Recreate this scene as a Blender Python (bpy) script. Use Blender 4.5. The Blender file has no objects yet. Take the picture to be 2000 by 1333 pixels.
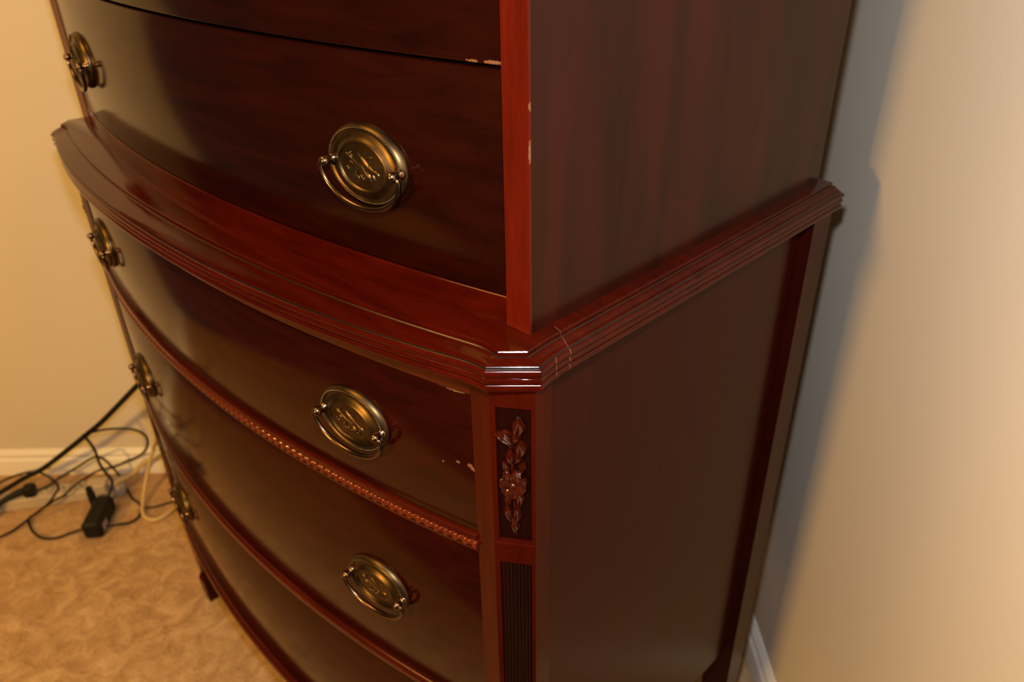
import bpy, bmesh, math, random
from mathutils import Vector, Matrix, noise
random.seed(4)
scene = bpy.context.scene
COL = scene.collection

# ------------------------------------------------------------------ camera
# world frame: x along the chest front (right positive), y towards its back, z up, metres
FPX, YAW, PIT, ROL = 1560.7, -0.7951, 0.5413, -0.0196
CAM = Vector((0.7837, -0.3687, 1.2333))
fwd = Vector((math.sin(YAW) * math.cos(PIT), math.cos(YAW) * math.cos(PIT), -math.sin(PIT)))
rgt0 = Vector((math.cos(YAW), -math.sin(YAW), 0))
up0 = rgt0.cross(fwd)
rgt = rgt0 * math.cos(ROL) + up0 * math.sin(ROL)
upv = -rgt0 * math.sin(ROL) + up0 * math.cos(ROL)
cd = bpy.data.cameras.new('camera')
cam = bpy.data.objects.new('camera', cd)
COL.objects.link(cam)
m = Matrix((rgt, upv, -fwd)).transposed().to_4x4()
m.translation = CAM
cam.matrix_world = m
cd.sensor_width = 36
cd.lens = FPX / 2000 * 36
cd.clip_start = 0.02
cd.dof.use_dof = True
cd.dof.focus_distance = 0.60
cd.dof.aperture_fstop = 7.0
scene.camera = cam

# ------------------------------------------------------------------ light
world = bpy.data.worlds.new('world')
scene.world = world
world.use_nodes = True
bg = world.node_tree.nodes['Background']
bg.inputs[0].default_value = (1.0, 0.82, 0.62, 1)
bg.inputs[1].default_value = 0.05

# room frame: T runs along the left wall, N points at the left wall, 45 degrees to the chest
WA = 0.7893
T = Vector((math.cos(WA), math.sin(WA), 0))
N = Vector((-math.sin(WA), math.cos(WA), 0))
WD, WR = 0.668, 0.709           # distance of left wall along N, of right wall along T
def room(t, n, z=0.0):
    return T * t + N * n + Vector((0, 0, z))

def point_light(name, loc, power, radius, color):
    l = bpy.data.lights.new(name, 'POINT')
    l.energy = power; l.shadow_soft_size = radius; l.color = color
    o = bpy.data.objects.new(name, l)
    o.location = loc
    COL.objects.link(o)
    return o
point_light('table_lamp_light', room(-1.24, -1.77, 1.27), 150, 0.11, (1.0, 0.53, 0.11))
al = bpy.data.lights.new('overhead_bounce_light', 'AREA')  # added soft overhead light for the carpet, stands in for ceiling bounce
al.shape = 'DISK'; al.size = 0.8; al.energy = 22; al.color = (1.0, 0.52, 0.10)
ao_ = bpy.data.objects.new('overhead_bounce_light', al)
ao_.location = room(-0.85, -0.45, 2.4)
COL.objects.link(ao_)
point_light('camera_flash_light', CAM + upv * 0.10 - rgt * 0.012, 24.0, 0.018, (0.95, 0.96, 1.0))

vs = scene.view_settings
vs.view_transform = 'Standard'
vs.look = 'None'
vs.exposure = 0.0
vs.gamma = 1.0
vs.use_curve_mapping = False

# ------------------------------------------------------------------ materials
def new_mat(name):
    mt = bpy.data.materials.new(name)
    mt.use_nodes = True
    nt = mt.node_tree
    return mt, nt, nt.nodes['Principled BSDF']

def nd(nt, typ, **kw):
    n = nt.nodes.new(typ)
    for k, v in kw.items():
        setattr(n, k, v)
    return n

def ramp(nt, fac, stops):
    r = nd(nt, 'ShaderNodeValToRGB')
    els = r.color_ramp.elements
    while len(els) < len(stops):
        els.new(0.5)
    for e, (p, c) in zip(els, stops):
        e.position = p
        e.color = (*c, 1) if len(c) == 3 else c
    nt.links.new(fac, r.inputs[0])
    return r.outputs[0]

def noise_tex(nt, vec, scale, detail=4, rough=0.55, dist=0.0):
    n = nd(nt, 'ShaderNodeTexNoise')
    n.inputs['Scale'].default_value = scale
    n.inputs['Detail'].default_value = detail
    n.inputs['Roughness'].default_value = rough
    n.inputs['Distortion'].default_value = dist
    nt.links.new(vec, n.inputs['Vector'])
    return n.outputs[0]

def mapped(nt, scale, rot=(0, 0, 0), loc=(0, 0, 0)):
    tc = nd(nt, 'ShaderNodeTexCoord')
    mp = nd(nt, 'ShaderNodeMapping')
    mp.inputs['Scale'].default_value = scale
    mp.inputs['Rotation'].default_value = rot
    mp.inputs['Location'].default_value = loc
    nt.links.new(tc.outputs['Object'], mp.inputs['Vector'])
    return mp.outputs[0]

def math_node(nt, op, a, b=None):
    n = nd(nt, 'ShaderNodeMath', operation=op)
    for i, x in enumerate((a, b)):
        if x is None:
            continue
        if isinstance(x, (int, float)):
            n.inputs[i].default_value = x
        else:
            nt.links.new(x, n.inputs[i])
    return n.outputs[0]

def mix_color(nt, fac, a, b):
    n = nd(nt, 'ShaderNodeMix', data_type='RGBA')
    for i, x in ((0, fac), (6, a), (7, b)):
        if isinstance(x, (int, float)):
            n.inputs[i].default_value = x
        elif isinstance(x, tuple):
            n.inputs[i].default_value = (*x, 1)
        else:
            nt.links.new(x, n.inputs[i])
    return n.outputs[2]

def wood(name, dark, light, grain, rough=0.16, rot=(0, 0, 0), chips=(), cracks=False, spec=0.5, fine=1.0, seed=0.0):
    """polished mahogany; grain = stretch per axis; chips = worn spots ((x,y,z), (rx,ry,rz))"""
    mt, nt, b = new_mat(name)
    big = noise_tex(nt, mapped(nt, grain, rot, (seed, seed * 2, seed * 3)), 5.0, 3, 0.5, 0.6)
    g2 = tuple(v * 5.5 for v in grain)
    sm = noise_tex(nt, mapped(nt, g2, rot), 9.0, 4, 0.6, 0.2)
    f = math_node(nt, 'ADD', math_node(nt, 'MULTIPLY', big, 0.68), math_node(nt, 'MULTIPLY', sm, 0.32 * fine))
    mid = tuple((p + q) / 2 for p, q in zip(dark, light))
    col = ramp(nt, f, [(0.30, dark), (0.50, mid), (0.68, light)])
    rgh = math_node(nt, 'ADD', math_node(nt, 'MULTIPLY', sm, 0.06), rough - 0.03)
    if chips or cracks:
        tc = nd(nt, 'ShaderNodeTexCoord')
        mask = None
        if chips:
            jag = noise_tex(nt, tc.outputs['Object'], 420.0, 3, 0.6)
            for c, r in chips:
                sub = nd(nt, 'ShaderNodeVectorMath', operation='SUBTRACT')
                nt.links.new(tc.outputs['Object'], sub.inputs[0]); sub.inputs[1].default_value = c
                div = nd(nt, 'ShaderNodeVectorMath', operation='DIVIDE')
                nt.links.new(sub.outputs[0], div.inputs[0]); div.inputs[1].default_value = r
                ln = nd(nt, 'ShaderNodeVectorMath', operation='LENGTH')
                nt.links.new(div.outputs[0], ln.inputs[0])
                v = math_node(nt, 'SUBTRACT', math_node(nt, 'MULTIPLY', jag, 2.0), ln.outputs['Value'])
                k = math_node(nt, 'GREATER_THAN', v, 0.18)
                mask = k if mask is None else math_node(nt, 'MAXIMUM', mask, k)
        if cracks:
            sep = nd(nt, 'ShaderNodeSeparateXYZ')
            nt.links.new(tc.outputs['Object'], sep.inputs[0])
            wob = math_node(nt, 'MULTIPLY', math_node(nt, 'SUBTRACT', noise_tex(nt, tc.outputs['Object'], 90.0, 2), 0.5), 0.006)
            for y0, sl, x0, hw in ((0.0165, -0.25, 0.436, 0.00028), (-0.003, -0.45, 0.4555, 0.00026)):
                dx = math_node(nt, 'SUBTRACT', sep.outputs[0], x0)
                yy = math_node(nt, 'SUBTRACT', sep.outputs[1], math_node(nt, 'ADD', y0, math_node(nt, 'ADD', wob, math_node(nt, 'MULTIPLY', dx, sl))))
                k = math_node(nt, 'MULTIPLY', math_node(nt, 'LESS_THAN', math_node(nt, 'ABSOLUTE', yy), hw), math_node(nt, 'GREATER_THAN', dx, 0.0))
                mask = k if mask is None else math_node(nt, 'MAXIMUM', mask, k)
        col = mix_color(nt, mask, col, (0.17, 0.066, 0.024))
        rgh = math_node(nt, 'MAXIMUM', rgh, math_node(nt, 'MULTIPLY', mask, 0.6))
    nt.links.new(col, b.inputs['Base Color'])
    nt.links.new(rgh, b.inputs['Roughness'])
    b.inputs['Specular IOR Level'].default_value = spec
    bp = nd(nt, 'ShaderNodeBump')
    bp.inputs['Strength'].default_value = 0.03
    bp.inputs['Distance'].default_value = 0.0006
    nt.links.new(sm, bp.inputs['Height'])
    nt.links.new(bp.outputs[0], b.inputs['Normal'])
    return mt

GX, GZ = (1.2, 14, 14), (14, 14, 1.2)
chip_u = [((0.402, -0.006, 0.9565), (0.011, 0.02, 0.0016)), ((0.404, -0.006, 1.1235), (0.012, 0.02, 0.0014)),
          ((0.386, -0.006, 1.1232), (0.006, 0.02, 0.0010))]
chip_l = [((0.374, -0.047, 0.8838), (0.005, 0.02, 0.0012)), ((0.388, -0.045, 0.8835), (0.010, 0.02, 0.0016)),
          ((0.372, -0.045, 0.8065), (0.0014, 0.02, 0.0012)), ((0.387, -0.045, 0.812), (0.002, 0.02, 0.0014)),
          ((0.3985, -0.045, 0.8125), (0.0035, 0.02, 0.0024)), ((0.402, -0.042, 0.810), (0.003, 0.02, 0.002))]
chip_s = [((.4318, -.004, 1.072), (.0005, .01, .009)), ((.4318, -.004, 1.10), (.0003, .01, .003))]
M = {}
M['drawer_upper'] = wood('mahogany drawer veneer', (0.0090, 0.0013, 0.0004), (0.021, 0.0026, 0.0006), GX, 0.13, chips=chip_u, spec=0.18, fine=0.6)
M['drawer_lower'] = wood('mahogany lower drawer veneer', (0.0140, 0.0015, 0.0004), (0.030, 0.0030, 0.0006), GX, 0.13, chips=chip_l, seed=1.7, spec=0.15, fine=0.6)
M['stile'] = wood('red mahogany stile', (0.050, 0.0032, 0.0006), (0.098, 0.0066, 0.0012), GZ, 0.17, spec=0.24, chips=chip_s)
M['post'] = wood('mahogany corner post', (0.030, 0.0024, 0.0005), (0.050, 0.0040, 0.0008), GZ, 0.16, spec=0.10)
M['carve'] = wood('carved mahogany', (0.008, 0.0013, 0.0005), (0.070, 0.0075, 0.0014), (60, 60, 40), 0.11, spec=0.7)
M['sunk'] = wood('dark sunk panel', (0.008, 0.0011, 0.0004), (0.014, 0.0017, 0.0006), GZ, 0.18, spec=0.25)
M['waist'] = wood('mahogany waist moulding', (0.027, 0.0015, 0.0003), (0.060, 0.0036, 0.0006), GX, 0.12, cracks=True, spec=0.20, fine=0.7)
M['rail'] = wood('mahogany rail', (0.033, 0.0029, 0.0006), (0.064, 0.0060, 0.0011), GX, 0.15, spec=0.28)
M['rope'] = wood('mahogany rope bead', (0.07, 0.0080, 0.0014), (0.14, 0.017, 0.0026), GX, 0.18)
M['side_upper'] = wood('mahogany upper side veneer', (0.014, 0.0022, 0.0010), (0.050, 0.0050, 0.0014), (2.0, 4.2, 0.7), 0.20, rot=(0.36, 0, 0), spec=0.20, fine=0.25)
M['side_lower'] = wood('mahogany lower side veneer', (0.026, 0.0027, 0.0013), (0.036, 0.0038, 0.0016), GZ, 0.22, spec=0.10, fine=0.4)
M['carcass'] = wood('plain carcass wood', (0.012, 0.004, 0.002), (0.025, 0.008, 0.003), GX, 0.5)

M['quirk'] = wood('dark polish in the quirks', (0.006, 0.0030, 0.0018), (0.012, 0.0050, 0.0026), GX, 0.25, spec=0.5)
def metal(name, col, col2, rough):
    mt, nt, b = new_mat(name)
    n1 = noise_tex(nt, mapped(nt, (1, 1, 1)), 45.0, 4, 0.6)
    nt.links.new(ramp(nt, n1, [(0.35, col2), (0.65, col)]), b.inputs['Base Color'])
    b.inputs['Metallic'].default_value = 1.0
    nt.links.new(math_node(nt, 'ADD', math_node(nt, 'MULTIPLY', n1, 0.14), rough - 0.07), b.inputs['Roughness'])
    return mt
M['brass'] = metal('antique brass', (0.125, 0.080, 0.034), (0.072, 0.045, 0.020), 0.38)
M['brass_bail'] = metal('antique brass bail', (0.20, 0.12, 0.065), (0.11, 0.065, 0.036), 0.24)

def plain(name, col, rough=0.5, bump=0.0, bscale=200.0, col2=None, cscale=8.0, spec=0.5):
    mt, nt, b = new_mat(name)
    v = mapped(nt, (1, 1, 1))
    c2 = col2 or tuple(x * 0.94 for x in col)
    nt.links.new(ramp(nt, noise_tex(nt, v, cscale, 3), [(0.35, c2), (0.65, col)]), b.inputs['Base Color'])
    b.inputs['Roughness'].default_value = rough
    b.inputs['Specular IOR Level'].default_value = spec
    if bump:
        bp = nd(nt, 'ShaderNodeBump')
        bp.inputs['Strength'].default_value = bump
        bp.inputs['Distance'].default_value = 0.002
        nt.links.new(noise_tex(nt, v, bscale, 3), bp.inputs['Height'])
        nt.links.new(bp.outputs[0], b.inputs['Normal'])
    return mt
M['wall'] = plain('beige painted wall', (0.66, 0.60, 0.50), 0.75, 0.08, 260.0, (0.64, 0.58, 0.485), 3.0, 0.25)
M['trim'] = plain('white painted trim', (0.84, 0.81, 0.74), 0.4)
M['black'] = plain('black cable rubber', (0.007, 0.0055, 0.005), 0.5, spec=0.25)
M['black_plastic'] = plain('black plastic', (0.007, 0.0055, 0.005), 0.5, spec=0.25)
M['cream_cable'] = plain('cream cable sheath', (0.62, 0.46, 0.20), 0.5)
M['cream'] = plain('cream plastic', (0.50, 0.42, 0.30), 0.45)
M['socket'] = plain('dark socket slot', (0.03, 0.025, 0.02), 0.6)
M['label'] = plain('grey printed label', (0.55, 0.50, 0.45), 0.6, col2=(0.30, 0.27, 0.24), cscale=220.0)

def carpet():
    mt, nt, b = new_mat('tan twist pile carpet')
    v = mapped(nt, (1, 1, 1))
    big = noise_tex(nt, v, 26.0, 5, 0.62, 0.9)
    fine = noise_tex(nt, v, 330.0, 3, 0.7)
    f = math_node(nt, 'ADD', math_node(nt, 'MULTIPLY', big, 0.62), math_node(nt, 'MULTIPLY', fine, 0.38))
    nt.links.new(ramp(nt, f, [(0.34, (0.36, 0.215, 0.100)), (0.50, (0.55, 0.35, 0.175)), (0.64, (0.72, 0.50, 0.28))]), b.inputs['Base Color'])  # pile shading put into the colour: lighter where the bump rises
    b.inputs['Roughness'].default_value = 0.95
    b.inputs['Specular IOR Level'].default_value = 0.1
    h = math_node(nt, 'ADD', math_node(nt, 'MULTIPLY', big, 1.6), fine)
    bp = nd(nt, 'ShaderNodeBump')
    bp.inputs['Strength'].default_value = 0.7
    bp.inputs['Distance'].default_value = 0.006
    nt.links.new(h, bp.inputs['Height'])
    nt.links.new(bp.outputs[0], b.inputs['Normal'])
    return mt
M['carpet'] = carpet()

# ------------------------------------------------------------------ mesh helpers
class MB:
    def __init__(self):
        self.v = []; self.f = []
    def add(self, vs, fs):
        o = len(self.v)
        self.v += [tuple(x) for x in vs]
        self.f += [tuple(i + o for i in f) for f in fs]
    def rings(self, rings, closed=True, caps=(False, False)):
        """connect rings of equal length"""
        n = len(rings[0]); vs = [p for r in rings for p in r]; fs = []
        for k in range(len(rings) - 1):
            for i in range(n if closed else n - 1):
                j = (i + 1) % n
                fs.append((k * n + i, k * n + j, (k + 1) * n + j, (k + 1) * n + i))
        if caps[0]: fs.append(tuple(reversed(range(n))))
        if caps[1]: fs.append(tuple((len(rings) - 1) * n + i for i in range(n)))
        self.add(vs, fs)
    def box(self, x0, x1, y0, y1, z0, z1):
        self.rings([[(x0, y0, z), (x1, y0, z), (x1, y1, z), (x0, y1, z)] for z in (z0, z1)], True, (True, True))
    def obox(self, o, ax, ay, az, lo, hi, bev=0.0):
        """box in a local frame, optional chamfer on the four edges along az and both ends"""
        def P(a, b, c): return o + ax * a + ay * b + az * c
        x0, y0, z0 = lo; x1, y1, z1 = hi; b = bev
        def ring(i, z):
            a0, a1, b0, b1 = x0 + i, x1 - i, y0 + i, y1 - i
            if not bev: return [P(a0, b0, z), P(a1, b0, z), P(a1, b1, z), P(a0, b1, z)]
            return [P(a0 + b, b0, z), P(a1 - b, b0, z), P(a1, b0 + b, z), P(a1, b1 - b, z), P(a1 - b, b1, z), P(a0 + b, b1, z), P(a0, b1 - b, z), P(a0, b0 + b, z)]
        rs = [ring(0, z0), ring(0, z1)] if not bev else [ring(b * .7, z0), ring(0, z0 + b * .7), ring(0, z1 - b * .7), ring(b * .7, z1)]
        self.rings(rs, True, (True, True))
    def tube(self, pts, r, seg=10, caps=True):
        pts = [Vector(p) for p in pts]
        up = Vector((0, 0, 1)); rs = []
        prev = None
        for i, p in enumerate(pts):
            d = (pts[min(i + 1, len(pts) - 1)] - pts[max(i - 1, 0)]).normalized()
            if prev is None:
                a = d.cross(up)
                if a.length < 1e-4: a = d.cross(Vector((1, 0, 0)))
            else:
                a = prev - d * prev.dot(d)
            a.normalize(); prev = a
            b = d.cross(a)
            rr = r(i / (len(pts) - 1)) if callable(r) else r
            rs.append([p + (a * math.cos(2 * math.pi * k / seg) + b * math.sin(2 * math.pi * k / seg)) * rr for k in range(seg)])
        self.rings(rs, True, (caps, caps))
    def ball(self, c, r, seg=14, rng=9, sx=(1, 1, 1)):
        c = Vector(c); rs = []
        for i in range(1, rng):
            th = math.pi * i / rng
            rs.append([c + Vector((r * math.sin(th) * math.cos(2 * math.pi * k / seg) * sx[0], r * math.cos(th) * sx[1], r * math.sin(th) * math.sin(2 * math.pi * k / seg) * sx[2])) for k in range(seg)])
        o = len(self.v)
        self.rings(rs, True, (True, True))
    def build(self, name, mat, parent=None, smooth=35):
        me = bpy.data.meshes.new(name)
        me.from_pydata(self.v, [], self.f)
        bm = bmesh.new(); bm.from_mesh(me)
        bmesh.ops.recalc_face_normals(bm, faces=bm.faces)
        bm.to_mesh(me); bm.free()
        me.materials.append(mat)
        if smooth:
            me.shade_smooth()
            me.set_sharp_from_angle(angle=math.radians(smooth))
        o = bpy.data.objects.new(name, me)
        COL.objects.link(o)
        if parent: o.parent = parent
        return o

def catmull(P, sub=8):
    P = [Vector(p) for p in P]
    Q = [P[0] * 2 - P[1]] + P + [P[-1] * 2 - P[-2]]
    out = []
    for i in range(1, len(Q) - 2):
        a, b, c, d = Q[i - 1:i + 3]
        for k in range(sub):
            t = k / sub
            out.append(0.5 * ((2 * b) + (c - a) * t + (2 * a - 5 * b + 4 * c - d) * t * t + (3 * b - a - 3 * c + d) * t ** 3))
    out.append(P[-1])
    return out

def thing(name, label, cat, loc=(0, 0, 0), group=None):
    o = bpy.data.objects.new(name, None)
    o.empty_display_size = 0.1
    o.location = loc
    COL.objects.link(o)
    tag(o, label, cat, group)
    return o
def tag(o, label=None, cat=None, group=None, kind=None):
    if label: o['label'] = label
    if cat: o['category'] = cat
    if group: o['group'] = group
    if kind: o['kind'] = kind
    return o
def dup(o, parent, loc=None, rot=None, scale=None):
    c = o.copy(); COL.objects.link(c); c.parent = parent
    if loc is not None: c.location = loc
    if rot is not None: c.rotation_euler = rot
    if scale is not None: c.scale = scale
    return c

# ------------------------------------------------------------------ the room
FAR = -1.0                      # the right wall is built to just behind the camera
FLN = -0.60                     # the carpet to below the camera
FAL = -1.62                      # the left wall and carpet are built this far left
mb = MB()
mb.add([room(FAL, FLN), room(WR + .1, FLN), room(WR + .1, WD + .1), room(FAL, WD + .1)], [(0, 1, 2, 3)])
mb.add([p - Vector((0, 0, .05)) for p in (room(FAL, FLN), room(WR + .1, FLN), room(WR + .1, WD + .1), room(FAL, WD + .1))], [(3, 2, 1, 0)])
o = mb.build('floor', M['carpet'], smooth=0); tag(o, 'tan mottled carpet', kind='structure')
mb = MB(); mb.obox(Vector((0, 0, 0)), T, N, Vector((0, 0, 1)), (FAL, WD, -.02), (WR + .1, WD + .1, 2.5))
o = mb.build('wall_left', M['wall'], smooth=0); tag(o, 'plain beige wall behind the cables', kind='structure')
mb = MB(); mb.obox(Vector((0, 0, 0)), T, N, Vector((0, 0, 1)), (WR, FAR, -.02), (WR + .1, WD, 2.5))
o = mb.build('wall_right', M['wall'], smooth=0); tag(o, 'plain beige wall right of the chest', kind='structure')
HB = 0.067
prof = [(0, 0), (.015, 0), (.015, .036), (.0135, .041), (.0095, .0445), (.0080, .0475), (.0088, .0505), (.0110, .0535), (.0105, .0575), (.0070, .0630), (.0030, HB), (0, HB)]
mb = MB(); mb.rings([[room(t, WD - d, z) for d, z in prof] for t in (FAL, WR - .0)], True, (True, True))
o = mb.build('baseboard_left', M['trim'], smooth=25); tag(o, 'white moulded baseboard behind the cables', kind='structure')
mb = MB(); mb.rings([[room(WR - d, n, z) for d, z in prof] for n in (FAR, WD - .015)], True, (True, True))
o = mb.build('baseboard_right', M['trim'], smooth=25); tag(o, 'white moulded baseboard right of the chest', kind='structure')

# ------------------------------------------------------------------ the chest
chest = thing('chest_of_drawers', 'tall dark mahogany bow-front chest of drawers with oval brass pulls, standing diagonally in the corner', 'dresser')

def bow(c, e, xe, p=2.0):
    return lambda x: c + (e - c) * (abs(x) / xe) ** p
YU = bow(-0.0535, -0.0045, 0.408)
YL = bow(-0.0915, -0.0400, 0.4039, 2.05)

def bow_slab(mb, Y, x0, x1, prof, nx=48):
    """sweep a (depth, z) profile along the bow; depth positive into the case"""
    rs = []
    for i in range(nx + 1):
        x = x0 + (x1 - x0) * i / nx
        rs.append([(x, Y(x) + d, z) for d, z in prof])
    mb.rings(rs, True, (True, True))

def drawer(name, Y, xe, z0, z1, mat):
    e = 0.0012; b = 0.0016
    mb = MB()
    bow_slab(mb, Y, -xe + e, xe - e, [(b, z0), (0.0004, z0 + .0007), (0, z0 + b), (0, z1 - b), (0.0004, z1 - .0007), (b, z1), (0.019, z1), (0.019, z0)], 64)
    return mb.build('drawer', mat, chest, smooth=30)

# --- oval pull, built about its own centre: x across, y out of the drawer is -y, z up
PA, PB = 0.0405, 0.0322
def ell(r, y, seg=96, a=PA, b=PB):
    return [(a * r * math.cos(2 * math.pi * k / seg), y, b * r * math.sin(2 * math.pi * k / seg)) for k in range(seg)]
def plate_mesh():
    mb = MB()
    pr = [(1.0, 0.0), (1.0, -.0010), (.985, -.0026), (.955, -.0044), (.925, -.0056), (.905, -.0060), (.885, -.0056), (.86, -.0050),
          (.83, -.0048), (.79, -.0050), (.74, -.0056), (.69, -.0066), (.65, -.0077), (.62, -.0085), (.60, -.0088), (.585, -.0086), (.57, -.0078),
          (.555, -.0073), (.45, -.0074), (.30, -.0075), (.12, -.0076)]
    mb.rings([ell(r, y) for r, y in pr], True, (True, True))
    # milled ring of tiny beads
    nb = 110
    for k in range(nb):
        a = 2 * math.pi * k / nb
        c = Vector((PA * .905 * math.cos(a), -.0060, PB * .905 * math.sin(a)))
        rs = []
        for rr, yy in ((.00085, 0), (.0007, -.0005), (.00025, -.0008)):
            rs.append([c + Vector((rr * math.cos(q * math.pi / 3), yy, rr * math.sin(q * math.pi / 3))) for q in range(6)])
        mb.rings(rs, True, (False, True))
    # floral spray in relief on the medallion
    def stem(pts, r=.00048):
        mb.tube(catmull([(x, -.0075, z) for x, z in pts], 5), r, 6)
    def leaf(x, z, ang, L, Wd, h=.0008):
        ca, sa = math.cos(ang), math.sin(ang)
        rows = []
        for i in range(7):
            u = i / 6; w = Wd * math.sin(math.pi * min(1, u * .94 + .03)) ** .8
            row = []
            for j in range(5):
                q = j / 2 - 1
                lx, lz = u * L, q * w
                hh = (1 - q * q) * h * (.4 + .6 * math.sin(math.pi * u)) + (h * .35 if j == 2 else 0)
                row.append((x + ca * lx - sa * lz, -.0073 - hh, z + sa * lx + ca * lz))
            rows.append(row)
        mb.rings(rows, False)
    stem([(-.0165, .0060), (-.010, .0050), (-.004, .0015), (.003, -.0010), (.009, -.0008), (.0155, -.003)])
    stem([(-.007, .0035), (-.011, -.001), (-.015, -.0022)])
    stem([(-.004, .0015), (.000, .0085), (.004, .0105)])
    stem([(.000, .0005), (.004, -.006), (.009, -.009)])
    stem([(-.002, .001), (-.004, -.005), (-.007, -.0085)])
    leaf(.004, .0065, .3, .0085, .0018)
    leaf(-.008, .0010, 2.9, .0065, .0016)
    leaf(-.0045, -.003, -2.2, .006, .0016)
    leaf(.0035, -.0030, -.9, .0085, .0020)
    leaf(-.0150, .0060, -2.4, .005, .0014)
    leaf(-.003, .010, -.75, .0165, .0024)
    leaf(-.0005, .002, -.25, .0125, .0032)
    leaf(-.009, .0045, 2.6, .008, .002)
    leaf(-.012, .0075, .6, .007, .0018)
    leaf(.012, -.001, -.5, .006, .0016)
    leaf(.007, -.0045, -1.4, .0065, .0014)
    leaf(.011, -.0045, -1.3, .006, .0014)
    for fx, fz, fr in ((-.0065, -.0075, .0032), (-.0005, -.0085, .0030), (-.0150, -.0028, .0020), (-.0105, .0085, .0022)):
        for k in range(5):
            a = 2 * math.pi * k / 5 + fx * 100
            leaf(fx, fz, a, fr, fr * .42, .0007)
        mb.ball((fx, -.0080, fz), .0006, 8, 5)
    return mb
pm = plate_mesh().build('backplate', M['brass'], chest, smooth=40)
PX = 0.0352
mb = MB()
mb.rings([[(r * math.cos(k * math.pi / 8), y, r * math.sin(k * math.pi / 8)) for k in range(16)] for r, y in
          ((.0050, -.0030), (.0050, -.0052), (.0036, -.0064), (.0028, -.0085), (.0032, -.0098))], True, (True, False))
mb.ball((0, -.0126, 0), .0045, 16, 11)
post_m = mb.build('post', M['brass_bail'], chest, smooth=50)
mb = MB()
bp_ = [(-PX + .0030, -.0126, -.0002), (-PX - .0040, -.0127, -.0006)]
for k in range(0, 33):
    a = math.pi + math.pi * k / 32
    bp_.append(((PX + .0058) * math.cos(a), -.0128 - .0022 * math.sin(a), -.0035 + .0290 * math.sin(a)))
bp_ += [(PX + .0040, -.0127, -.0006), (PX - .0030, -.0126, -.0002)]
mb.tube(catmull(bp_, 3), lambda u: .00175 + .0011 * math.sin(math.pi * u) ** 1.5, 12)
bail_m = mb.build('bail', M['brass_bail'], chest, smooth=60)

first_pull = [True]
def pull(dr, Y, x, z):
    h = 1e-3
    s = (Y(x + h) - Y(x - h)) / (2 * h)
    rz = math.atan(s)
    R = Matrix.Rotation(rz, 3, 'Z')
    c = Vector((x, Y(x), z))
    fl = first_pull[0]; first_pull[0] = False
    for src, off in ((pm, 0), (bail_m, 0), (post_m, -PX), (post_m, PX)):
        if fl and not (src is post_m and off > 0):
            q = src; q.parent = dr
        else:
            q = dup(src, dr)
        q.location = c + R @ Vector((off, 0, 0)); q.rotation_euler = (0, 0, rz)

for i, (z0, z1) in enumerate(((.9580, 1.1195), (1.1217, 1.2760), (1.2782, 1.4200))):
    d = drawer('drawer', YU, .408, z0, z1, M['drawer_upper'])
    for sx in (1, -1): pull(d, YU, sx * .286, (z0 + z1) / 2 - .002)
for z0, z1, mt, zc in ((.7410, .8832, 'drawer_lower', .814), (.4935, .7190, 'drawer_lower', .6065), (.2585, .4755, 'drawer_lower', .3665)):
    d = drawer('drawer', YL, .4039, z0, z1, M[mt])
    for sx in (1, -1): pull(d, YL, sx * .2775, zc)

# --- upper case: stiles, bottom rail, sides, back, top with cornice
for sx in (1, -1):
    mb = MB()
    pl = [(.408, -.0052), (.4310, -.0052), (.4318, -.0044), (.4318, -.0030), (.408, -.0030)]
    mb.rings([[(x, y, z) for x, y in pl] for z in (.9338, 1.425)], True, (True, True))
    o = mb.build('upper_stile', M['stile'], chest, smooth=20)
    if sx < 0: o.scale = (-1, 1, 1)
    mb = MB(); mb.box(.414, .4316, -.0030, .4396, .9338, 1.425)
    o = mb.build('upper_side_panel', M['side_upper'], chest, smooth=0)
    if sx < 0: o.scale = (-1, 1, 1)
mb = MB(); bow_slab(mb, YU, -.408, .408, [(0.0002, .9338), (0, .9342), (0, .9560), (.0006, .9566), (.02, .9566), (.02, .9338)], 64)
mb.build('upper_bottom_rail', M['waist'], chest, smooth=30)
mb = MB(); mb.box(-.414, .414, .425, .4396, .9338, 1.425)
mb.build('upper_back_panel', M['carcass'], chest, smooth=0)
mb = MB(); mb.box(-.407, .407, .024, .424, .936, 1.424)  # unseen dark box added to block light behind the drawer gaps
mb.build('upper_light_blocker', M['carcass'], chest, smooth=0)

# --- outlines for mouldings (closed loops, counter-clockwise from above)
def outline(c, e, xe, pw, cf, cs, xs, yb, nb=28):
    Y = bow(c, e, xe, pw)
    R = [(xe * i / nb, Y(xe * i / nb)) for i in range(nb + 1)]
    R[0] = (0, c)
    x0, y0 = R[-1]
    sl = (R[-1][1] - R[-2][1]) / (R[-1][0] - R[-2][0])
    for k in range(1, 6):               # little concave flare out to the canted corner
        u = k / 6
        x = x0 + (cf[0] - x0) * u
        lin = y0 + sl * (x - x0)
        endlin = y0 + sl * (cf[0] - x0)
        R.append((x, lin + (cf[1] - endlin) * u ** 2.2))
    R += [cf, cs]
    for k in range(1, 7):
        u = k / 6
        R.append((cs[0] + (xs - cs[0]) * (1 - (1 - u) ** 2.2), cs[1] + .036 * u))
    R.append((xs, yb * .5)); R.append((xs, yb))
    return R + [(-x, y) for x, y in reversed(R[1:])]
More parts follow.
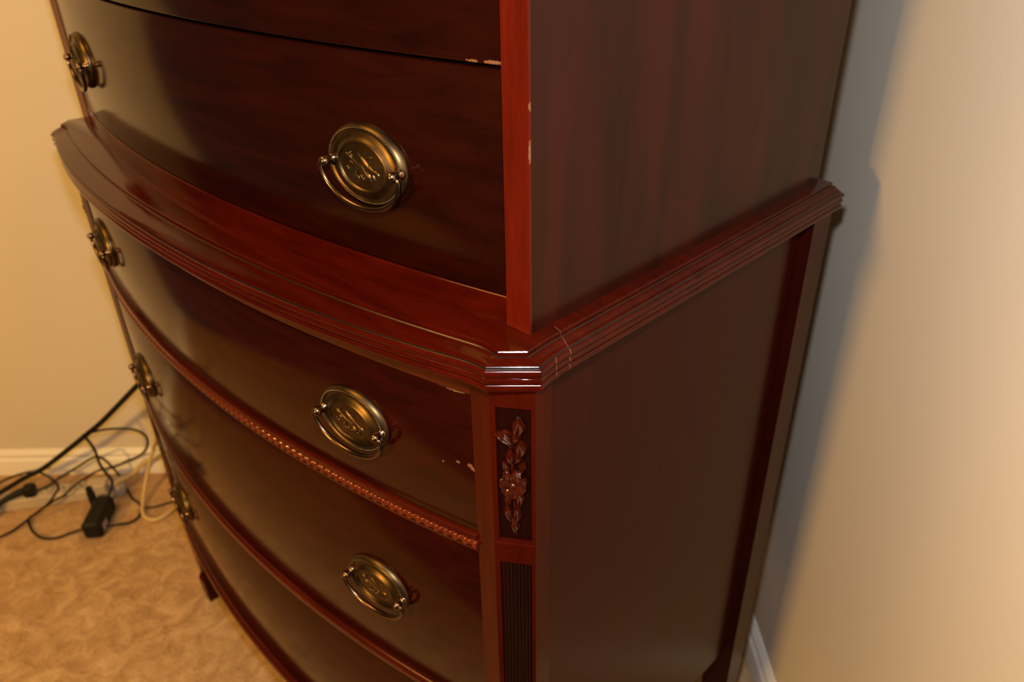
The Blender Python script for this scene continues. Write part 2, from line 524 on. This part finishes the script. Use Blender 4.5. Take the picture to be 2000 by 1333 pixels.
def inset(L, d):
    n = len(L); out = []
    for i in range(n):
        a, b, c = Vector(L[i - 1]), Vector(L[i]), Vector(L[(i + 1) % n])
        n1 = Vector((-(b - a).y, (b - a).x)).normalized(); n2 = Vector((-(c - b).y, (c - b).x)).normalized()
        mm = (n1 + n2)
        mm = mm / max(.3, mm.length_squared) * 2
        out.append((b.x + mm.x * d, b.y + mm.y * d))
    return out
def lerp(A, B, u): return [(a[0] + (b[0] - a[0]) * u, a[1] + (b[1] - a[1]) * u) for a, b in zip(A, B)]

LIP = outline(-.112, -.0575, .405, 2.2, (.4326, -.0530), (.4622, -.0245), .4580, .4520)
STEP = outline(-.0865, -.0375, .402, 2.1, (.4310, -.0370), (.4462, -.0222), .4440, .4480)
mb = MB()
rows = [(STEP, .0012, .9338), (STEP, .0003, .9335), (STEP, -.0002, .9328), (STEP, -.0003, .9296), (STEP, -.0012, .9290), (STEP, -.0020, .9296)]
rows = [[(x, y, z) for x, y in inset(L, d)] for L, d, z in rows]
for u, z in ((.25, .9290), (.5, .9279), (.75, .9270)):
    rows.append([(x, y, z) for x, y in lerp(inset(STEP, -.002), inset(LIP, .0040), u)])
for d, z in ((.0046, .9265), (.0038, .9265), (.0033, .9259), (.0032, .9246), (.0028, .9242)):
    rows.append([(x, y, z) for x, y in inset(LIP, d)])
zt, hh = .9244, .0061
for k in range(3):
    for th in range(0, 181, 30):
        if k and th == 0: continue
        a = math.radians(th)
        rows.append([(x, y, zt - hh * (k + (1 - math.cos(a)) / 2)) for x, y in inset(LIP, .0026 * (1 - math.sin(a)) + (.0004 if k else 0))])
zb_ = zt - 3 * hh
rows.append([(x, y, zb_ - .0004) for x, y in inset(LIP, .006)])
rows.append([(x, y, zb_ - .0004) for x, y in inset(LIP, .03)])
mb.rings(rows, True, (True, True))
wm = mb.build('waist_moulding', M['waist'], chest, smooth=28)
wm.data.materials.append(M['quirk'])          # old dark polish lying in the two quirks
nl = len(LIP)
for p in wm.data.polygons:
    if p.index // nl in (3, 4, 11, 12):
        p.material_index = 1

# cornice of the upper case, above the picture
CORN = outline(-.0735, -.0245, .405, 2.1, (.424, -.022), (.447, -.002), .448, .4480)
mb = MB()
rows = []
for d, z in ((.016, 1.425), (.014, 1.432), (.010, 1.440), (.004, 1.447), (.001, 1.452), (0, 1.458), (.0015, 1.463), (.004, 1.465)):
    rows.append([(x, y, z) for x, y in inset(CORN, d)])
mb.rings(rows, True, (True, True))
mb.build('cornice_top', M['waist'], chest, smooth=28)

# --- lower case
ZB, ZT = .2170, zb_
A = Vector((.4244, -.0415, 0)); B = Vector((.4533, -.0217, 0))
CE = (B - A).normalized(); CM = Vector((CE.y, -CE.x, 0)); CW = (B - A).length
def cp(s, z, o=0.0): return A + CE * s + CM * o + Vector((0, 0, z))
zc0, zc1, zf1 = .7495, .8850, .7240
s0, s1 = .0042, .0318
def post_mesh():
    mb = MB()
    pl = [(A.x, A.y), (.4039, -.0415), (.4039, -.0039), (.4533, -.0039), (B.x, B.y)]
    mb.rings([[(x, y, z) for x, y in pl] for z in (ZB, ZT)], False, (False, False))
    for z in (ZB, ZT): mb.add([(x, y, z) for x, y in pl], [(0, 1, 2, 3, 4)])
    def quad(sa, sb, za, zb, oa=0, ob=0): mb.add([cp(sa, za, oa), cp(sb, za, ob), cp(sb, zb, ob), cp(sa, zb, oa)], [(0, 1, 2, 3)])
    for za, zb in ((ZB, ZB + .02), (zf1, zc0), (zc1, ZT)): quad(0, CW, za, zb)
    for za, zb, dp in ((zc0, zc1, -.0030), (ZB + .02, zf1, -.0024)):
        quad(0, s0, za, zb); quad(s1, CW, za, zb)
        quad(s0, s0 + .0006, za, zb, 0, dp); quad(s1 - .0006, s1, za, zb, dp, 0)
        mb.add([cp(s0, za), cp(s1, za), cp(s1 - .0006, za, dp), cp(s0 + .0006, za, dp)], [(0, 1, 2, 3)])
        mb.add([cp(s0, zb), cp(s1, zb), cp(s1 - .0006, zb, dp), cp(s0 + .0006, zb, dp)], [(0, 1, 2, 3)])
    # little cross bar between the two sunk panels
    mb.rings([[cp(s, z, o) for z, o in ((.7425, 0), (.7435, .0008), (.7460, .0008), (.7470, 0))] for s in (.0008, CW - .0008)], False)
    return mb
def sunk_mesh():
    mb = MB()
    for za, zb, dp in ((zc0, zc1, -.0030), (ZB + .02, zf1, -.0024)):
        mb.rings([[cp(s0 + .0005, z, dp), cp(s1 - .0005, z, dp), cp(s1 - .0005, z, dp - .002), cp(s0 + .0005, z, dp - .002)] for z in (za, zb)], True, (True, True))
    return mb
def carving_mesh():
    mb = MB(); base = -.0030
    def leaf(s, z, ang, L, Wd, h=.0030, curl=0.0, lobes=0):
        rows = []
        for i in range(10):
            u = i / 9
            a = ang + curl * u
            w = Wd * (math.sin(math.pi * (u * .96 + .02)) ** .7) * (1 + (.22 * math.sin(u * math.pi * lobes * 2) if lobes else 0))
            row = []
            for j in range(7):
                q = j / 3 - 1
                ls = s + math.cos(a) * u * L - math.sin(a) * q * w
                lz = z + math.sin(a) * u * L + math.cos(a) * q * w
                hh = h * (1 - q * q) ** .6 * (.45 + .55 * math.sin(math.pi * (u * .8 + .1)))
                if j == 3: hh -= h * .28 * math.sin(math.pi * u)
                row.append(cp(ls, lz, base + hh * 1.8))
            rows.append(row)
        mb.rings(rows, False)
    c = .0172
    # stem
    mb.tube(catmull([cp(c + .004, .874, base + .001), cp(c, .850, base + .001), cp(c - .001, .83, base + .001), cp(c, .80, base + .001), cp(c + .001, .775, base + .001), cp(c, .758, base + .0005)], 5), .0013, 8)
    # upper leaves
    leaf(c + .0005, .852, 1.15, .0250, .0050, .0042, .25, 2)
    leaf(c - .0005, .850, 2.1, .0165, .0045, .0042, .4, 2)
    leaf(c - .0080, .8625, -.95, .0170, .0036, .0036, -.2, 1)
    leaf(c + .0062, .873, -2.0, .016, .0030, .0034, .3, 1)
    leaf(c + .0020, .834, .95, .0210, .0048, .0044, .5, 2)
    leaf(c - .0010, .832, 1.85, .0150, .0042, .0042, -.3, 1)
    leaf(c + .0090, .853, -1.75, .0170, .0034, .0036, -.25, 1)
    # flower
    fz = .8120
    for k in range(7):
        a = 2 * math.pi * k / 7 + .35
        rows = []
        for i in range(8):
            u = i / 7; rr = .0016 + .0102 * u
            row = []
            for j in range(7):
                q = j / 3 - 1
                w = .0046 * math.sin(math.pi * (.12 + .78 * u)) ** .6
                ss = math.cos(a) * rr - math.sin(a) * q * w; zz = math.sin(a) * rr * 1.18 + math.cos(a) * q * w * 1.18
                hh = .0034 + .0026 * math.sin(math.pi * u * .75) - .0024 * (1 - abs(q)) * math.sin(math.pi * u) - (.0030 if i == 7 else 0) - .0018 * abs(q) ** 3
                row.append(cp(c + ss, fz + zz, base + hh * 1.45))
            rows.append(row)
        mb.rings(rows, False)
    for k, (rr, oo) in enumerate(((.0026, .0052),)):
        rs = []
        for i in range(5):
            th = math.pi / 2 * i / 5
            rs.append([cp(c + rr * math.cos(th) * math.cos(2 * math.pi * q / 12), fz + rr * math.cos(th) * math.sin(2 * math.pi * q / 12), base + .0050 + .0026 * math.sin(th)) for q in range(12)])
        mb.rings(rs, True, (False, True))
    # sepals and lower leaves
    leaf(c - .004, .821, 1.9, .013, .0030, .0030)
    leaf(c + .004, .821, 1.1, .013, .0030, .0030)
    leaf(c - .003, .802, -1.9, .0190, .0036, .0034, .3, 1)
    leaf(c + .003, .802, -1.2, .0200, .0036, .0034, -.4, 1)
    leaf(c - .0050, .786, -1.75, .0160, .0038, .0036, .5, 1)
    leaf(c + .0010, .786, -1.25, .0190, .0042, .0038, -.5, 2)
    leaf(c + .0000, .775, -1.65, .0175, .0036, .0034, .2, 2)
    return mb
def flute_mesh():
    mb = MB(); nf = 8; w = (s1 - s0 - .0016) / nf; za, zb = ZB + .022, zf1 - .0015
    prof = [(s0 + .0008, -.0024)]
    for k in range(nf):
        for i in range(7):
            th = math.pi * i / 6
            prof.append((s0 + .0008 + w * (k + .5) - math.cos(th) * w * .46, -.0024 + .0016 * math.sin(th)))
    rows = []
    for z, sc in ((za, 1), (zb - .002, 1), (zb - .0006, .75), (zb, 0)):
        rows.append([cp(s, z, -.0024 + (o + .0024) * sc) for s, o in prof])
    mb.rings(rows, False)
    return mb
post0 = post_mesh().build('corner_post', M['post'], chest, smooth=20)
carv0 = carving_mesh().build('carved_drop', M['carve'], post0, smooth=50)
tag(carv0, 'carved flower and leaf drop in a sunk panel')
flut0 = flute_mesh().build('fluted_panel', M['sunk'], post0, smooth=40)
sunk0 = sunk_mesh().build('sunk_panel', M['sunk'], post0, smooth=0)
p2 = dup(post0, chest, scale=(-1, 1, 1)); dup(carv0, p2); dup(flut0, p2); dup(sunk0, p2)

def leg_mesh(front=True):
    mb = MB()
    if front:
        pl = [(.4039, -.0415), (.4244, -.0415), (.4533, -.0217), (.4533, -.0039), (.4533, .004), (.4039, .004)]
        ctr = (.4340, -.0240)
    else:
        pl = [(.4080, .4016), (.4533, .4016), (.4533, .4400), (.4080, .4400)]
        ctr = (.4400, .4300)
    rows = []
    for z, k in (((ZB, 1), (.15, .86), (.075, .62), (.066, .60), (.060, 1.02), (.030, .98), (.004, .86), (0, .84)) if front else ((ZB, 1), (.13, .93), (.06, .84), (.006, .76), (.0, .74))):
        rows.append([(ctr[0] + (x - ctr[0]) * k, ctr[1] + (y - ctr[1]) * k, z) for x, y in pl])
    mb.rings(rows, True, (True, True))
    return mb
lf = leg_mesh().build('leg', M['post'], chest, smooth=20)
dup(lf, chest, scale=(-1, 1, 1))
lr = leg_mesh(False).build('leg', M['side_lower'], chest, smooth=20)
dup(lr, chest, scale=(-1, 1, 1))
mb = MB(); mb.obox(Vector((0, 0, 0)), Vector((1, 0, 0)), Vector((0, 1, 0)), Vector((0, 0, 1)), (.4080, .4016, ZB), (.4533, .4400, ZT))
rs_ = mb.build('rear_stile', M['side_lower'], chest, smooth=0)
dup(rs_, chest, scale=(-1, 1, 1))
mb = MB(); mb.box(.4300, .4408, -.0039, .4016, ZB, ZT)
sp = mb.build('lower_side_panel', M['side_lower'], chest, smooth=0)
dup(sp, chest, scale=(-1, 1, 1))
mb = MB(); mb.box(-.408, .408, .425, .4396, ZB, ZT)
mb.build('lower_back_panel', M['carcass'], chest, smooth=0)
mb = MB(); mb.box(-.4030, .4030, -.0015, .424, ZB + .004, ZT - .001)  # added inner box, unseen, keeps light out of the lower drawer gaps
mb.build('lower_light_blocker', M['carcass'], chest, smooth=0)

# rails between the lower drawers
mb = MB(); bow_slab(mb, YL, -.4039, .4039, [(0, .8842), (-.0002, .8848), (-.0002, ZT), (.02, ZT), (.02, .8842)], 64)
mb.build('top_rail', M['rail'], chest, smooth=30)
# rope rail
mb = MB(); bow_slab(mb, YL, -.4039, .4039, [(.004, .7198), (-.0022, .7200), (-.0026, .7206), (-.0026, .7232), (-.0010, .7240), (-.0006, .7325), (-.0014, .7332), (-.0034, .7338), (-.0040, .7350), (-.0036, .7390), (-.0024, .7400), (.004, .7402), (.02, .7402), (.02, .7198)], 64)
rr_ = mb.build('rope_rail', M['rail'], chest, smooth=30)
mb = MB()
n = 1400; rows = []; pitch = .0102; arc = 0; prev = None
for i in range(n + 1):
    x = -.4035 + .807 * i / n
    y = YL(x) - .0012; h = 1e-3
    tx = Vector((1, (YL(x + h) - YL(x - h)) / (2 * h), 0)).normalized(); ny = Vector((tx.y, -tx.x, 0))
    c = Vector((x, y, .7283))
    if prev is not None: arc += (c - prev).length
    prev = c
    ring = []
    for k in range(12):
        a = 2 * math.pi * k / 12
        r = .0033 + .0011 * math.cos(2 * (a - math.pi * arc / pitch))
        ring.append(c + ny * (r * math.cos(a)) + Vector((0, 0, 1.12 * r * math.sin(a))))
    rows.append(ring)
mb.rings(rows, True, (True, True))
o = mb.build('rope_bead', M['rope'], rr_, smooth=60)
tag(o, 'twisted rope bead carved along the rail')
# plain bead rail and base rail
def bead_rail(name, z0, z1, out):
    mb = MB(); zc = (z0 + z1) / 2; hz = (z1 - z0) / 2
    pr = [(.02, z0), (.004, z0), (.0005, z0 + .0005)]
    for i in range(9):
        th = -math.pi / 2 + math.pi * i / 8
        pr.append((-out * math.cos(th) ** .7 if abs(math.cos(th)) > 1e-6 else 0, zc + hz * .93 * math.sin(th)))
    pr += [(.0005, z1 - .0005), (.004, z1), (.02, z1)]
    bow_slab(mb, YL, -.4039, .4039, pr, 64)
    return mb.build(name, M['rail'], chest, smooth=40)
bead_rail('drawer_rail', .4765, .4925, .0045)
bead_rail('base_rail', .2390, .2575, .0070)
mb = MB(); bow_slab(mb, YL, -.4039, .4039, [(.002, ZB), (.001, .2385), (.02, .2385), (.02, ZB)], 64)
mb.build('apron', M['rail'], chest, smooth=30)

# ------------------------------------------------------------------ cables and power things by the left wall
def cable(name, pts, r, mat, label, sub=8):
    mb = MB(); mb.tube(catmull([room(*p) for p in pts], sub), r, 10)
    o = mb.build(name, mat, None, smooth=60)
    return tag(o, label, 'cable')
thick = [(-0.416, 0.568, 0.386), (-0.488, 0.548, 0.323), (-0.576, 0.538, 0.243), (-0.616, 0.538, 0.211), (-0.669, 0.538, 0.17), (-0.753, 0.548, 0.106), (-0.801, 0.548, 0.081), (-0.851, .548, .051), (-0.906, .548, .018), (-0.95, 0.530, 0.006), (-1.1, .47, .0055), (-1.35, .50, .0055), (-1.60, .55, .0055)]
cable('thick_cable', thick, .0056, M['black'], 'thick black cable sloping from behind the chest to the floor')
cA = [(-0.606, 0.530, 0.217), (-0.582, 0.552, 0.208), (-0.552, 0.578, 0.188), (-0.535, 0.588, 0.17), (-0.527, 0.588, 0.152), (-0.536, 0.588, 0.126), (-0.562, 0.598, 0.098), (-0.599, 0.608, 0.076), (-0.638, 0.613, 0.054), (-0.68, 0.614, 0.042), (-0.705, 0.57, 0.044), (-0.72, 0.536, 0.040), (-0.738, 0.516, 0.038), (-0.777, 0.502, 0.016), (-0.801, 0.478, 0.005), (-0.812, 0.458, 0.005), (-0.827, 0.445, 0.005), (-0.86, 0.426, 0.004), (-1.0, .39, .003), (-1.3, .38, .003), (-1.60, .43, .003)]
cable('thin_cable', cA, .0025, M['black'], 'thin black cable looping right in front of the baseboard, trailing left over the strip')
cB = [(-0.624, 0.527, 0.214), (-0.615, 0.527, 0.191), (-0.614, 0.532, 0.165), (-0.617, 0.536, 0.128), (-0.618, 0.546, 0.095), (-0.617, 0.556, 0.066), (-0.620, 0.556, 0.048), (-0.625, 0.547, 0.035), (-0.628, 0.534, 0.026)]
cable('adapter_cable', cB, .0030, M['black'], 'black cable hanging from the thick cable down into the adapter brick')
cC = [(-0.803, 0.532, 0.050), (-0.779, 0.527, 0.058), (-0.757, 0.549, 0.056), (-0.770, 0.603, 0.030), (-0.718, 0.608, 0.060), (-0.682, 0.603, 0.085), (-0.658, 0.598, 0.096), (-0.644, 0.598, 0.088), (-0.637, 0.607, 0.054), (-0.632, 0.614, 0.022), (-0.620, 0.603, 0.005), (-0.591, 0.564, 0.004), (-0.566, 0.544, 0.004), (-0.554, 0.523, 0.004), (-0.551, 0.498, 0.004), (-0.562, 0.483, 0.004), (-0.579, 0.474, 0.008), (-0.604, 0.464, 0.012)]
cable('arched_cable', cC, .0026, M['black'], 'black cable arching over the power strip and curling round right of the adapter')
cD = [(-1.60, .62, .003), (-1.3, .59, .003), (-1.06, 0.565, 0.003), (-0.949, 0.583, 0.006), (-0.909, 0.605, 0.02), (-0.887, 0.625, 0.021), (-0.845, 0.623, 0.034), (-0.81, 0.614, 0.037), (-0.765, 0.581, 0.045), (-0.738, 0.551, 0.048), (-0.736, 0.532, 0.048), (-0.743, 0.509, 0.040), (-0.774, 0.505, 0.016), (-0.793, 0.500, 0.005), (-0.782, 0.481, 0.004), (-0.76, 0.457, 0.004), (-0.734, 0.441, 0.004), (-0.704, 0.439, 0.004), (-0.679, 0.452, 0.005), (-0.647, 0.460, 0.012)]
cable('looped_cable', cD, .0026, M['black'], 'black cable making an oval loop at far left and ending at the adapter')
cE = [(-0.40, 0.56, 0.004), (-0.467, 0.552, 0.004), (-0.495, 0.546, 0.004), (-0.529, 0.531, 0.004), (-0.546, 0.530, 0.0045)]
cable('short_cable', cE, .0022, M['black'], 'short black cable on the carpet running under the chest')
c1 = [(-0.42, 0.645, 0.060), (-0.5, 0.638, 0.067), (-0.536, 0.628, 0.066), (-0.557, 0.623, 0.066), (-0.576, 0.618, 0.055), (-0.606, 0.610, 0.030), (-0.619, 0.592, 0.032), (-0.628, 0.572, 0.036), (-0.640, 0.566, 0.036)]
cable('cream_cable', c1, .0054, M['cream_cable'], 'cream cable rising from the white plug to behind the chest')
c2 = [(-0.49, 0.618, 0.21), (-0.511, 0.618, 0.154), (-0.529, 0.618, 0.118), (-0.545, 0.606, 0.080), (-0.560, 0.588, 0.034), (-0.556, 0.548, 0.013), (-0.544, 0.51, 0.006), (-0.52, 0.49, 0.005), (-0.497, 0.497, 0.005), (-0.48, 0.524, 0.005), (-0.465, 0.564, 0.005)]
cable('cream_cable', c2, .0042, M['cream_cable'], 'cream cable dropping beside the chest edge and curling on the carpet')

UZ = Vector((0, 0, 1))
# power strip
d = (T * .206 + N * .042).normalized(); e = UZ.cross(d)
so = room(-.885, .521, 0)
strip = thing('power_strip', 'cream plastic power strip lying on the carpet along the left wall', 'power strip', so)
mb = MB(); mb.obox(Vector((0, 0, 0)), d, e, UZ, (0, 0, 0), (.280, .040, .028), .004)
mb.build('body', M['cream'], strip, smooth=20)
for k in range(6):
    c = d * (.040 + .036 * k) + e * .020 + UZ * .0281
    mb = MB()
    mb.obox(c, d, e, UZ, (-.0135, -.013, -.0002), (.0135, .013, .0008), .003)
    s = mb.build('socket', M['cream'], strip, smooth=20)
    mb = MB()
    for a0, b0, a1, b1 in ((-.0075, -.008, -.0055, 0.0), (.0050, -.008, .0070, 0.0), (-.0025, .003, .0025, .008)):
        mb.obox(c, d, e, UZ, (a0, b0, .0004), (a1, b1, .0010))
    mb.build('slots', M['socket'], s, smooth=0)
# black plug in the strip's left end
po = room(-.803, .552, .0292)
pl_ = thing('plug', 'black plug pushed into the left end of the power strip', 'plug', po)
mb = MB(); mb.obox(Vector((0, 0, 0)), d, e, UZ, (-.014, -.013, 0), (.010, .012, .026), .004)
mb.build('body', M['black_plastic'], pl_, smooth=25)
mb = MB(); mb.tube([d * -.012 + UZ * .013, d * -.030 + UZ * .012 - e * .006, d * -.058 + UZ * .006 - e * .020, d * -.085 - UZ * .022 - e * .045], lambda u: .0095 - .005 * u, 12)
mb.build('strain_relief', M['black_plastic'], pl_, smooth=50)
# white plug block at the right end
wo = room(-.652, .548, .0295)
wp = thing('plug_block', 'cream block plug on the right end of the power strip behind the adapter', 'plug', wo)
mb = MB(); mb.obox(Vector((0, 0, 0)), d, e, UZ, (-.022, -.004, 0), (.020, .030, .026), .003)
mb.build('body', M['cream'], wp, smooth=20)
mb = MB(); mb.obox(d * .020 + e * .015 + UZ * .013, d, e, UZ, (0, -.006, -.006), (.007, .006, .006), .002)
mb.build('cord_collar', M['cream'], wp, smooth=20)
# black stub plug standing between strip and adapter
bo = room(-.664, .5385, .0)
sp_ = thing('stub_plug', 'narrow upright black plug between power strip and adapter brick', 'plug', bo)
mb = MB(); mb.obox(Vector((0, 0, 0)), T, N, UZ, (-.007, -.005, 0), (.007, .007, .046), .002)
mb.build('body', M['black_plastic'], sp_, smooth=20)
mb = MB(); mb.obox(UZ * .046, T, N, UZ, (-.0055, -.004, 0), (.0055, .006, .012), .001)
mb.build('cap', M['black_plastic'], sp_, smooth=20)
# adapter brick
ao = room(-.626, .485, 0)
ad = thing('power_adapter', 'black power adapter brick with a small printed label lying on the carpet', 'adapter', ao)
AX = (T * 1.0 + N * .10).normalized(); AY = UZ.cross(AX)
mb = MB(); mb.obox(Vector((0, 0, 0)), AX, UZ, AY, (-.0195, 0.0, -.047), (.0195, .042, .047), .006)
mb.build('body', M['black_plastic'], ad, smooth=25)
mb = MB(); mb.obox(AX * .0194 + UZ * .018 + AY * -.022, AY, UZ, AX, (-.012, -.009, 0), (.010, .009, .0006))
mb.build('label_sticker', M['label'], ad, smooth=0)
mb = MB(); mb.obox(AX * .0194 + UZ * .021 + AY * .016, AY, UZ, AX, (-.020, -.011, 0), (.020, .011, .0005))
mb.build('side_recess', M['black'], ad, smooth=0)
mb = MB(); mb.tube([AY * .045 + UZ * .022, AY * .055 + UZ * .026], lambda u: .0065 - .002 * u, 12)
mb.build('strain_relief', M['black_plastic'], ad, smooth=50)
